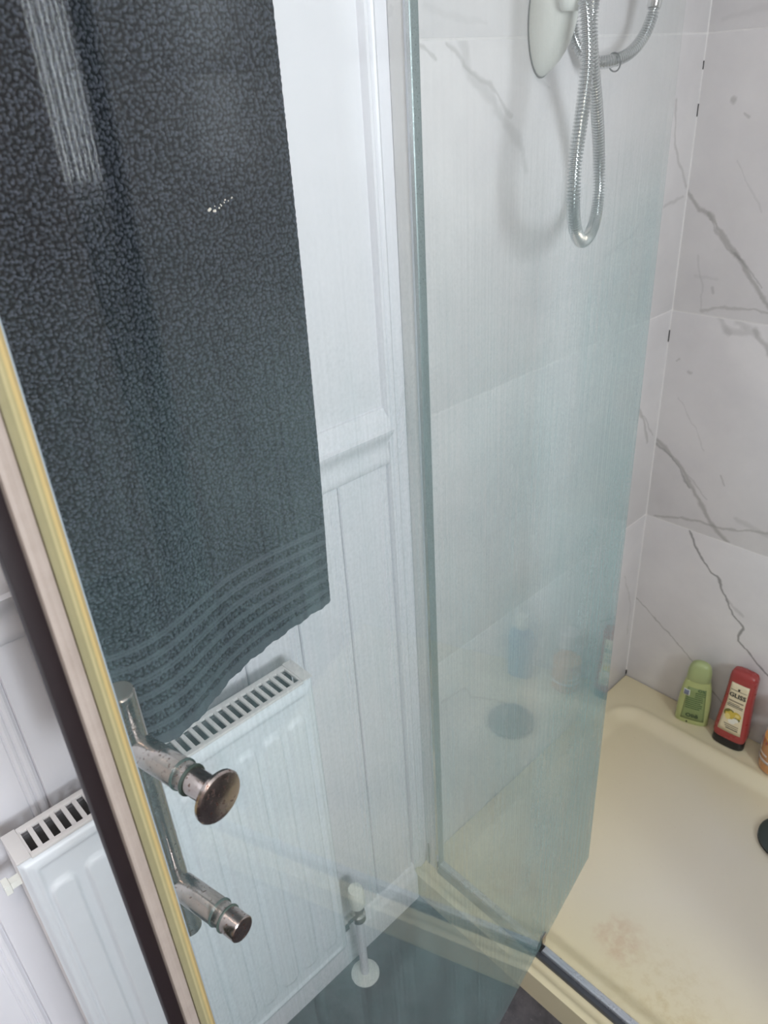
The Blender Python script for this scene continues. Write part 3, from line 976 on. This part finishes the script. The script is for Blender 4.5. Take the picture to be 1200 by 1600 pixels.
# terry loops: jittered cells, each a small rounded knot
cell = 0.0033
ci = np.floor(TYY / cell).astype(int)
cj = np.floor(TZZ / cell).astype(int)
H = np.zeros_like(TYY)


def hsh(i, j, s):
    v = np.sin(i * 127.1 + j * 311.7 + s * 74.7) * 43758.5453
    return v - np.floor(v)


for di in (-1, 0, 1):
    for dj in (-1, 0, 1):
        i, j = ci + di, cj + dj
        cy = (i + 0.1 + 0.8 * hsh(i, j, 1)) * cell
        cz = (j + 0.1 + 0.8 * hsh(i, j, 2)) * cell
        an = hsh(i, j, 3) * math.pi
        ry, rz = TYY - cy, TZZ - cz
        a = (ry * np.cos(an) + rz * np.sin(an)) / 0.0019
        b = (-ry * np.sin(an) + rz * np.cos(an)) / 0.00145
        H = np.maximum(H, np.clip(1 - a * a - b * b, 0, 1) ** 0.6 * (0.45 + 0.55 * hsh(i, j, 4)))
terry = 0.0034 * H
# woven border: six double ridges with terry between, then the plain hem
band = np.zeros_like(TZZ)
for n_ in range(6):
    zc = ZB - 0.0165 * n_
    for off in (-0.0016, 0.0016):
        band = np.maximum(band, np.clip(1 - ((TZZ - zc - off) / 0.0014) ** 2, 0, 1))
hem = sstep(ZH + 0.0105, ZH + 0.009, TZZ)
flat = np.clip(np.maximum(band * 1.4, hem), 0, 1)
inb = sstep(ZB + 0.006, ZB + 0.003, TZZ)
relief = terry * (1 - flat) + flat * (0.0016 + 0.0008 * band)
relief += 0.0010 * hem * np.sin(TYY * 520) * 0.5
edge_y = np.minimum(TYY - TY0, TY1 - TYY)
relief *= sstep(0, 0.004, edge_y) * 0.9 + 0.1
zw = np.where(TZZ < ZH + 0.02, 0.0012 * np.sin(TYY * 190) * (ZH + 0.02 - TZZ) / 0.02, 0)
yw = 0.00025 * np.sin(TZZ * 900 + 2 * np.sin(TZZ * 210)) * sstep(0.03, 0.0, edge_y) + 0.004 * sstep(1.1, 0.9, TZZ) * ((TYY - TY0) / (TY1 - TY0)) * -1
FX, FY, FZZ = XF + relief + 0.004, TYY + yw, TZZ + zw
# over the rail and down the back
nb_ = 60
ang = np.linspace(0, math.pi, 16)[1:]
Xs, Ys, Zs = [FX], [FY], [FZZ]
cx, rr = 0.095, (FX[-1] - 0.095)
for a in ang:
    Xs.append((cx + np.cos(a) * (rr if True else 0))[None] * np.ones((1, NYT)))
    Ys.append(FY[-1:])
    Zs.append(np.full((1, NYT), TBZ) + np.sin(a) * rr[None] * 0.8)
zback = np.linspace(TBZ, 1.06, 120)[1:]
for zb2 in zback:
    t = (TBZ - zb2) / (TBZ - 1.06)
    bx = np.minimum((cx - rr) * (1 - min(1, t * 2.5)) + (XF[np.searchsorted(tz, zb2) if zb2 < TBZ else -1] - 0.010) * min(1, t * 2.5), 10)
    Xs.append(bx[None]); Ys.append(FY[-1:]); Zs.append(np.full((1, NYT), zb2))
me = grid_mesh('towel', np.vstack(Xs), np.vstack(Ys), np.vstack(Zs))
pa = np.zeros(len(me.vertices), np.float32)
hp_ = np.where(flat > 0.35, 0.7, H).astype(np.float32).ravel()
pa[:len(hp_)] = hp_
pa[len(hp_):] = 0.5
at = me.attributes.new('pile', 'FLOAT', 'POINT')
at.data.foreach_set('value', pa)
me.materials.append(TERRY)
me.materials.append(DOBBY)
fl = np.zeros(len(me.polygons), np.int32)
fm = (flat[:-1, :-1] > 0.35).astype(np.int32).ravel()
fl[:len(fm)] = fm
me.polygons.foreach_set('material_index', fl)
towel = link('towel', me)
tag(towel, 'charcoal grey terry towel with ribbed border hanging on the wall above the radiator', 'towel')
so = towel.modifiers.new('thickness', 'SOLIDIFY')
so.thickness = 0.0035
so.offset = -1
# white lint caught on the pile
lint = B()
for t in np.linspace(0, 1, 16):
    q = (328 + 36 * t + random.uniform(-3, 3), 331 - 24 * t + random.uniform(-3, 3))
    p = px_on(0, 0.1175, q)
    r_l = (0.0016 if t < 0.2 else 0.0008) * random.uniform(0.6, 1.2)
    bmesh.ops.create_icosphere(lint, subdivisions=1, radius=r_l, matrix=Matrix.Translation((p.x, p.y, p.z)))
o = obj('lint', lint, plain('white_lint', rgb(220, 212, 200), 0.9), towel)
o['label'] = 'pale bit of lint stuck to the towel'
o['kind'] = 'stuff'

# ------------------------------------------------------------------ handset bracket, handset and hose
def hp(q, h):
    return px_on(0, h, q)


def local(o, root):
    o.matrix_parent_inverse = Matrix.Translation(-root.location)
    return o


BC = Vector((0.0004, -0.4610, 1.4820))
hb = thing('handset_bracket', 'white oval domed bracket fixed to the left tiled wall behind the glass', 'shower bracket', tuple(BC))
tipb = hp((899, 8), 0.060)
NS = 48
loops = []
for t, s_ in ((0.0, 0.985), (0.03, 1.0), (0.08, 1.0), (0.18, 0.975), (0.32, 0.93), (0.48, 0.86), (0.62, 0.77), (0.75, 0.66), (0.86, 0.53), (0.94, 0.40), (0.985, 0.28), (1.0, 0.20)):
    cc = BC.lerp(tipb, t)
    loops.append([cc + Vector((0, 0.031 * s_ * math.cos(2 * math.pi * i / NS), 0.064 * s_ * math.sin(2 * math.pi * i / NS))) for i in range(NS)])
bm = rings(B(), loops)
local(obj('body', bm, WHITE_PLASTIC, hb, smooth=True), hb)
bm = B()
tube(bm, [BC + Vector((0.0010, 0.0313 * math.cos(2 * math.pi * i / 60), 0.0643 * math.sin(2 * math.pi * i / 60))) for i in range(61)], 0.0010, 8, cap=False)
local(obj('seal_line', bm, plain('grey_seal', rgb(120, 122, 120), 0.6), hb, smooth=True), hb)
hdir = Vector((0.10, -0.02, 1.0)).normalized()
sk0 = hp((891, 8), 0.060)
local(obj('socket', lathe(B(), [(0.0100, -0.006), (0.0128, -0.003), (0.0140, 0.004), (0.0140, 0.012), (0.0132, 0.0135)], sk0, hdir, n=32), WHITE_PLASTIC, hb, smooth=True), hb)
local(obj('chrome_ring', lathe(B(), [(0.0124, 0.0136), (0.0130, 0.015), (0.0130, 0.026), (0.0124, 0.028)], sk0, hdir, n=32), CHROME, hb, smooth=True), hb)
# handset standing in the bracket, above the picture
hs0 = sk0 + hdir * 0.030
hs = thing('shower_handset', 'white shower handset standing in the oval wall bracket above the frame', 'shower handset', tuple(hs0))
local(obj('handle', lathe(B(), [(0.0, 0.0), (0.0115, 0.0), (0.0115, 0.03), (0.0125, 0.10), (0.0135, 0.16), (0.0, 0.162)], hs0, hdir, n=28), WHITE_PLASTIC, hs, smooth=True), hs)
hhd = Vector((0.75, -0.1, -0.65)).normalized()
local(obj('spray_head', lathe(B(), [(0.0, -0.022), (0.020, -0.020), (0.040, -0.006), (0.046, 0.004), (0.046, 0.012), (0.042, 0.015), (0.0, 0.016)], hs0 + hdir * 0.178 + hhd * 0.02, hhd, n=40), WHITE_PLASTIC, hs, smooth=True), hs)

# the hose: elbow outlet, arc to the left, up behind the bracket, then the long hanging loop
hose = thing('shower_hose', 'ribbed chrome shower hose looping down in front of the marble tiles', 'shower hose', (0.02, -0.2, 1.5))
HR = 0.0080
path = [((1022, 8), .055), ((1018, 28), .055), ((1005, 58), .054), ((985, 82), .052), ((960, 94), .049), ((932, 97), .038), ((911, 84), .022), ((898, 60), .0125), ((894, 30), .0115),
        ((894, -10), .0115), ((900, -64), .014), ((916, -104), .030), ((931, -100), .060), ((933, -55), .086), ((926, 0), .100), ((923, 50), .100), ((927, 110), .094), ((932, 165), .086),
        ((935, 215), .078), ((936, 262), .074), ((935, 305), .076), ((930, 342), .085), ((921, 367), .100), ((909, 377), .125), ((900, 362), .142), ((896, 335), .150), ((896, 300), .153), ((899, 250), .152),
        ((906, 200), .149), ((913, 150), .145), ((918, 95), .142), ((917, 40), .138), ((914, 0), .134), ((912, -40), .126), ((911, -90), .118)]
P3 = [hp(q, h) for q, h in path]
Lp = smooth_path(P3, 10)[1]
PITCH = 0.0041
NP = int(Lp / PITCH)
N = NP * 6 + 1
PP, _ = smooth_path(P3, N)
ph = (np.arange(N) % 6) / 6.0
rad_ = HR - 0.0011 + 0.0016 * np.clip(np.sin(ph * 2 * np.pi + 0.3) * 1.8, -1, 1)
local(obj('coil', tube(B(), PP, rad_, 16), HOSE_CHROME, hose, smooth=True), hose)
d0 = (P3[0] - P3[1]).normalized()
local(obj('ferrule', lathe(B(), [(0.0086, -0.004), (0.0096, -0.002), (0.0096, 0.022), (0.0112, 0.024), (0.0112, 0.040), (0.0095, 0.042)], P3[0], d0, n=24), CHROME, hose, smooth=True), hose)
e0 = P3[0] + d0 * 0.055
local(obj('wall_elbow', lathe(B(), [(0.028, 0), (0.028, 0.006), (0.011, 0.012), (0.011, e0.x + 0.010)], (0.0004, e0.y, e0.z), (1, 0, 0), n=24), CHROME, hose, smooth=True), hose)
local(obj('elbow_nut', lathe(B(), [(0.0105, -0.014), (0.0105, 0.004)], e0, d0, n=24), CHROME, hose, smooth=True), hose)
d1 = (P3[-1] - P3[-2]).normalized()
local(obj('hose_nut', lathe(B(), [(0.0086, -0.003), (0.0100, 0.0), (0.0100, 0.022), (0.009, 0.024)], P3[-1], d1, n=20), CHROME, hose, smooth=True), hose)
pr_ = hp((960, 94), .049)
tdir = (hp((985, 82), .052) - hp((932, 97), .038)).normalized()
n1 = tdir.orthogonal().normalized()
n2 = tdir.cross(n1)
ringp = [pr_ - up * 0.0028 + (n1 * math.cos(t) + n2 * math.sin(t)) * 0.0114 for t in np.linspace(0, 2 * math.pi, 40)]
local(obj('retaining_ring', tube(B(), ringp, 0.0011, 8, cap=False), plain('dark_ring_wire', rgb(96, 98, 98), 0.3, metal=0.8), hose, smooth=True), hose)

# ------------------------------------------------------------------ bottles on the tray rim
RIMZ = TZ + 0.0004


def superloop(hw, hd_, z, n=32, e=3.2, cx=0, cy=0):
    out = []
    for i in range(n):
        t = 2 * math.pi * i / n
        c, s_ = math.cos(t), math.sin(t)
        out.append((cx + hw * math.copysign(abs(c) ** (2 / e), c), cy + hd_ * math.copysign(abs(s_) ** (2 / e), s_), z))
    return out


def ink(name, col):
    return plain(name, col, 0.5, var=0.02)


# --- green bottle
GREEN = plain('translucent_green_plastic', rgb(176, 184, 124), 0.3, var=0.05, scale=30)
GREENCAP = plain('green_cap_plastic', rgb(164, 176, 124), 0.3, var=0.04, scale=30)
GLABEL = plain('green_print_panel', rgb(136, 152, 100), 0.35, var=0.06, scale=50)
g = thing('shampoo_bottle', 'pale green flat bottle with domed cap on the tray rim, leftmost of the bottles', 'bottle', (0.197, -0.0375, RIMZ), math.radians(18))
bm = B()
pr = [(0.0350, 0.0130, 0.0), (0.0370, 0.0140, 0.003), (0.0368, 0.0150, 0.03), (0.0350, 0.0160, 0.07), (0.0315, 0.0160, 0.105), (0.0275, 0.0150, 0.124), (0.0255, 0.0145, 0.128)]
rings(bm, [superloop(a, b, z, e=2.8) for a, b, z in pr])
obj('body', bm, GREEN, g, smooth=True)
bm = B()
pr = [(0.0250, 0.0150, 0.1285), (0.0262, 0.0158, 0.130), (0.0258, 0.0158, 0.150), (0.0235, 0.0148, 0.164), (0.0190, 0.0120, 0.1735), (0.0110, 0.0075, 0.1785), (0.0030, 0.0020, 0.1797)]
rings(bm, [superloop(a, b, z, e=2.4) for a, b, z in pr])
obj('cap', bm, GREENCAP, g, smooth=True)


def on_face(prof_fn, outline, name, mat, parent, lift=0.0004, thick=0.0003):
    """a thin label following the front of a bottle: outline = list of rows (z, x0, x1)"""
    bmx = B()
    nx_ = 9
    grid = []
    for z, x0, x1 in outline:
        row = []
        for t in np.linspace(0, 1, nx_):
            x = x0 + (x1 - x0) * t
            row.append(bmx.verts.new((x, prof_fn(x, z) - lift, z)))
        grid.append(row)
    for r1, r2 in zip(grid, grid[1:]):
        for i in range(nx_ - 1):
            bmx.faces.new((r1[i], r1[i + 1], r2[i + 1], r2[i]))
    me_ = bpy.data.meshes.new(name)
    bmx.to_mesh(me_)
    bmx.free()
    oo = link(name, me_, mat, parent, smooth=True)
    sm = oo.modifiers.new('thickness', 'SOLIDIFY')
    sm.thickness = thick
    sm.offset = 1
    return oo


def front_fn(pr, e):
    zs_ = [p[2] for p in pr]
    def f(x, z):
        hw = np.interp(z, zs_, [p[0] for p in pr])
        hd_ = np.interp(z, zs_, [p[1] for p in pr])
        return -hd_ * max(0.0, 1 - min(1, abs(x) / hw) ** e) ** (1 / e)
    return f


gpr = [(0.0350, 0.0130, 0.0), (0.0370, 0.0140, 0.003), (0.0368, 0.0150, 0.03), (0.0350, 0.0160, 0.07), (0.0315, 0.0160, 0.105), (0.0275, 0.0150, 0.124), (0.0255, 0.0145, 0.128)]
gf = front_fn(gpr, 2.8)
lab = on_face(gf, [(z, -0.024 + 0.06 * (z - 0.02), 0.027 - 0.06 * (z - 0.02)) for z in np.linspace(0.014, 0.112, 10)], 'printed_label', GLABEL, g)
INK_G = ink('green_ink', rgb(74, 104, 62))
INK_D = ink('dark_green_ink', rgb(40, 62, 44))


def on(f, x, z, e=0.0012):
    return (x, f(x, z) - e, z)


for i, z in enumerate((0.098, 0.092, 0.086, 0.080, 0.074, 0.068, 0.062, 0.056, 0.050)):
    wd = (0.021 if i < 3 else 0.036) - 0.004 * (i % 3 == 2)
    x0 = -0.018 if i >= 3 else 0.0
    on_face(gf, [(z, x0, x0 + wd), (z + 0.0022, x0, x0 + wd)], 'text_line', INK_G, lab, lift=0.0009)
text('brand_print', 'Oliē', 0.0155, INK_D, lab, on(gf, 0.0, 0.0285, 0.0018), (1, 0, 0), (0, 0, 1), bold=0.0003)
text('claim_print', 'O%', 0.0115, INK_G, lab, on(gf, 0.0125, 0.108, 0.0022), (1, 0, 0), (0, 0, 1), bold=0.0004)
WHITE_INK = ink('white_ink', rgb(226, 230, 222))
st = on_face(gf, [(z, -0.0265, -0.0125) for z in (0.087, 0.092, 0.098, 0.104)], 'sticker', WHITE_INK, g, lift=0.0012)
on_face(gf, [(z, -0.0250, -0.0140) for z in (0.0885, 0.093, 0.098, 0.1025)], 'sticker_print', ink('grey_blue_ink', rgb(124, 130, 150)), st, lift=0.0018)
obj('hang_mark', lathe(B(), [(0.0022, 0), (0.0022, 0.0006)], on(gf, -0.009, 0.006, 0.0002), (0, -1, 0), n=12), BLACK_PLASTIC, g)

# --- red bottle
RED = plain('red_bottle_plastic', rgb(158, 62, 60), 0.28, var=0.05, scale=20)
CREAM = plain('cream_label', rgb(222, 208, 176), 0.4, var=0.03, scale=30)
rb = thing('conditioner_bottle', 'red conditioner bottle with cream label and black cap, leaning on the back wall', 'bottle', (0.2905, -0.047, RIMZ), math.radians(0))
rb.rotation_euler = (math.radians(-6.5), math.radians(0), math.radians(2))
bm = B()
pr = [(0.0335, 0.0165, 0.0), (0.0350, 0.0180, 0.002), (0.0352, 0.0182, 0.020), (0.0345, 0.0178, 0.0215)]
rings(bm, [superloop(a, b, z, e=2.6) for a, b, z in pr])
obj('cap', bm, BLACK_PLASTIC, rb, smooth=True)
rpr = [(0.0340, 0.0175, 0.0218), (0.0362, 0.0188, 0.030), (0.0360, 0.0190, 0.045), (0.0330, 0.0188, 0.085), (0.0302, 0.0184, 0.125), (0.0292, 0.0180, 0.160), (0.0290, 0.0178, 0.180), (0.0282, 0.0172, 0.190), (0.0255, 0.0150, 0.1965), (0.0200, 0.0110, 0.1995), (0.008, 0.004, 0.2005)]
bm = B()
rings(bm, [superloop(a, b, z, e=3.4, n=40) for a, b, z in rpr])
obj('body', bm, RED, rb, smooth=True)
rf = front_fn(rpr, 3.4)
lab = on_face(rf, [(z, -np.interp(z, (.042, .12, .172), (.0255, .0195, .0195)), np.interp(z, (.042, .12, .172), (.0255, .0195, .0195))) for z in np.linspace(0.042, 0.172, 12)], 'front_label', CREAM, rb)
INK_K = ink('black_ink', rgb(26, 22, 20))
INK_B = ink('brown_grey_ink', rgb(130, 116, 96))
text('brand_print', 'GLISS', 0.0150, INK_K, lab, on(rf, 0, 0.141, 0.0012), (1, 0, 0), (0, 0, 1), bold=0.0005)
on_face(rf, [(0.1535, -0.017, 0.017), (0.1548, -0.017, 0.017)], 'text_line', INK_B, lab, lift=0.0009)
bm = B()
sh = [(0, 0.1545), (0.0020, 0.1575), (0.0022, 0.1605), (-0.0022, 0.1605), (-0.0020, 0.1575)]
prism(bm, [(x, z) for x, z in sh], 1, -0.0199, -0.0192)
o = obj('crest', bm, INK_K, lab)
for i, z in enumerate((0.1245, 0.1185, 0.1145, 0.1105)):
    wd = (0.016, 0.015, 0.017, 0.0165)[i]
    on_face(rf, [(z, -wd, wd * (0.6 if i == 1 else 1)), (z + (0.003 if i == 0 else 0.0018), -wd, wd * (0.6 if i == 1 else 1))], 'text_line', INK_B if i != 2 else INK_K, lab, lift=0.0009)
YEL, YEL2, OLV, PALE = ink('yellow_ink', rgb(206, 178, 74)), ink('pale_yellow_ink', rgb(226, 206, 128)), ink('olive_ink', rgb(110, 106, 48)), ink('white_flower_ink', rgb(230, 226, 214))


def blob(cx_, cz_, a, b, rot, mat, lift):
    pts = [(cx_ + a * math.cos(t) * math.cos(rot) - b * math.sin(t) * math.sin(rot), cz_ + a * math.cos(t) * math.sin(rot) + b * math.sin(t) * math.cos(rot)) for t in np.linspace(0, 2 * math.pi, 14, endpoint=False)]
    yb2 = rf(cx_, cz_) - lift
    obj('fruit_print', prism(B(), pts, 1, yb2, yb2 + 0.0004), mat, lab)


for a in ((-0.008, 0.092, .012, .011, 0, OLV, .0008), (-0.006, 0.088, .010, .012, .5, YEL, .0011), (-0.010, 0.083, .006, .008, .2, YEL2, .0014), (0.009, 0.093, .010, .007, -.4, YEL, .0011),
          (0.010, 0.092, .005, .004, 0, YEL2, .0014), (0.008, 0.081, .010, .005, .3, OLV, .0008), (-0.012, 0.098, .006, .003, .6, OLV, .0015), (0.008, 0.079, .007, .005, 0, PALE, .0013), (0.001, 0.073, .008, .006, 0, PALE, .0012)):
    blob(*a)
for i, z in enumerate((0.062, 0.057, 0.052)):
    on_face(rf, [(z, -0.014 + 0.003 * i, 0.018), (z + 0.002, -0.014 + 0.003 * i, 0.018)], 'text_line', INK_B if i < 2 else INK_K, lab, lift=0.0009)

# --- orange bottle, cut by the right edge of the picture
k = NT('clear_bottle_plastic')
k.b.inputs['Base Color'].default_value = (0.93, 0.90, 0.90, 1)
k.b.inputs['Roughness'].default_value = 0.15
k.b.inputs['Alpha'].default_value = 0.14
CLEARP = k.m
ORANGE = plain('orange_gel', rgb(206, 132, 28), 0.2, var=0.08, scale=25)
ob = thing('shower_gel_bottle', 'round clear bottle half full of orange gel, cut off by the right picture edge', 'bottle', (0.3965, -0.0475, RIMZ))
lq = obj('gel', lathe(B(), [(0.0, 0.0012), (0.0300, 0.0012), (0.0335, 0.004), (0.0345, 0.012), (0.0340, 0.088), (0.0, 0.0885)], (0, 0, 0), n=40), ORANGE, ob, smooth=True)
lq['label'] = 'orange gel filling the bottle'
obj('body', lathe(B(), [(0.0310, 0.0), (0.0352, 0.004), (0.0362, 0.012), (0.0358, 0.090), (0.0345, 0.105), (0.0300, 0.118), (0.0245, 0.126), (0.0225, 0.130), (0.0225, 0.136)], (0, 0, 0), n=40), CLEARP, ob, smooth=True)
obj('cap', lathe(B(), [(0.0235, 0.1362), (0.0245, 0.138), (0.0245, 0.168), (0.022, 0.174), (0.0, 0.1752)], (0, 0, 0), n=36), plain('frosted_cap', rgb(206, 196, 196), 0.4), ob, smooth=True)


def wrap(name, z0, z1, a0, a1, mat, parent, r=0.0368):
    bmx = B()
    rowa, rowb = [], []
    for t in np.linspace(a0, a1, 12):
        c, s_ = math.cos(t) * r, math.sin(t) * r
        rowa.append(bmx.verts.new((c, s_, z0)))
        rowb.append(bmx.verts.new((c, s_, z1)))
    for i in range(11):
        bmx.faces.new((rowa[i], rowa[i + 1], rowb[i + 1], rowb[i]))
    me_ = bpy.data.meshes.new(name)
    bmx.to_mesh(me_)
    bmx.free()
    oo = link(name, me_, mat, parent, smooth=True)
    s2_ = oo.modifiers.new('thickness', 'SOLIDIFY')
    s2_.thickness = 0.0003
    return oo


RDINK = ink('dark_red_ink', rgb(150, 44, 34))
WBAND = ink('white_band_ink', rgb(224, 206, 190))
GBAND = ink('grey_band_ink', rgb(172, 162, 158))
wl = wrap('label_band', 0.0300, 0.0370, math.radians(195), math.radians(330), WBAND, ob)
wrap('label_stripe', 0.0310, 0.0345, math.radians(195), math.radians(262), GBAND, wl, r=0.0373)
wrap('label_band', 0.0470, 0.0520, math.radians(205), math.radians(250), WBAND, ob)
wrap('label_band', 0.0560, 0.0640, math.radians(196), math.radians(214), WBAND, ob)
for i, chs in enumerate('nir'):
    an = math.radians(206 + 17 * i)
    text('brand_print', chs, 0.020, RDINK, wl, (math.cos(an) * 0.0375, math.sin(an) * 0.0375, 0.084), (-math.sin(an), math.cos(an), 0), (0, 0, 1), bold=0.0004)

# --- blue bottle further along the rim: seen in the photo only as a reflection in the glass door
BLUE = plain('blue_bottle_plastic', rgb(92, 140, 178), 0.3, var=0.05, scale=20)
bb = thing('shampoo_bottle', 'blue round-shouldered bottle with white cap beyond the orange gel, seen reflected in the glass', 'bottle', (0.515, -0.046, RIMZ))
bm = B()
rings(bm, [superloop(a, b, z, e=2.6) for a, b, z in ((0.030, 0.017, 0), (0.033, 0.019, 0.004), (0.033, 0.020, 0.12), (0.029, 0.018, 0.14), (0.016, 0.014, 0.152), (0.013, 0.013, 0.154))])
obj('body', bm, BLUE, bb, smooth=True)
obj('cap', lathe(B(), [(0.0145, 0.1542), (0.016, 0.156), (0.016, 0.186), (0.014, 0.190), (0.0, 0.1905)], (0, 0, 0), n=28), WHITE_PLASTIC, bb, smooth=True)
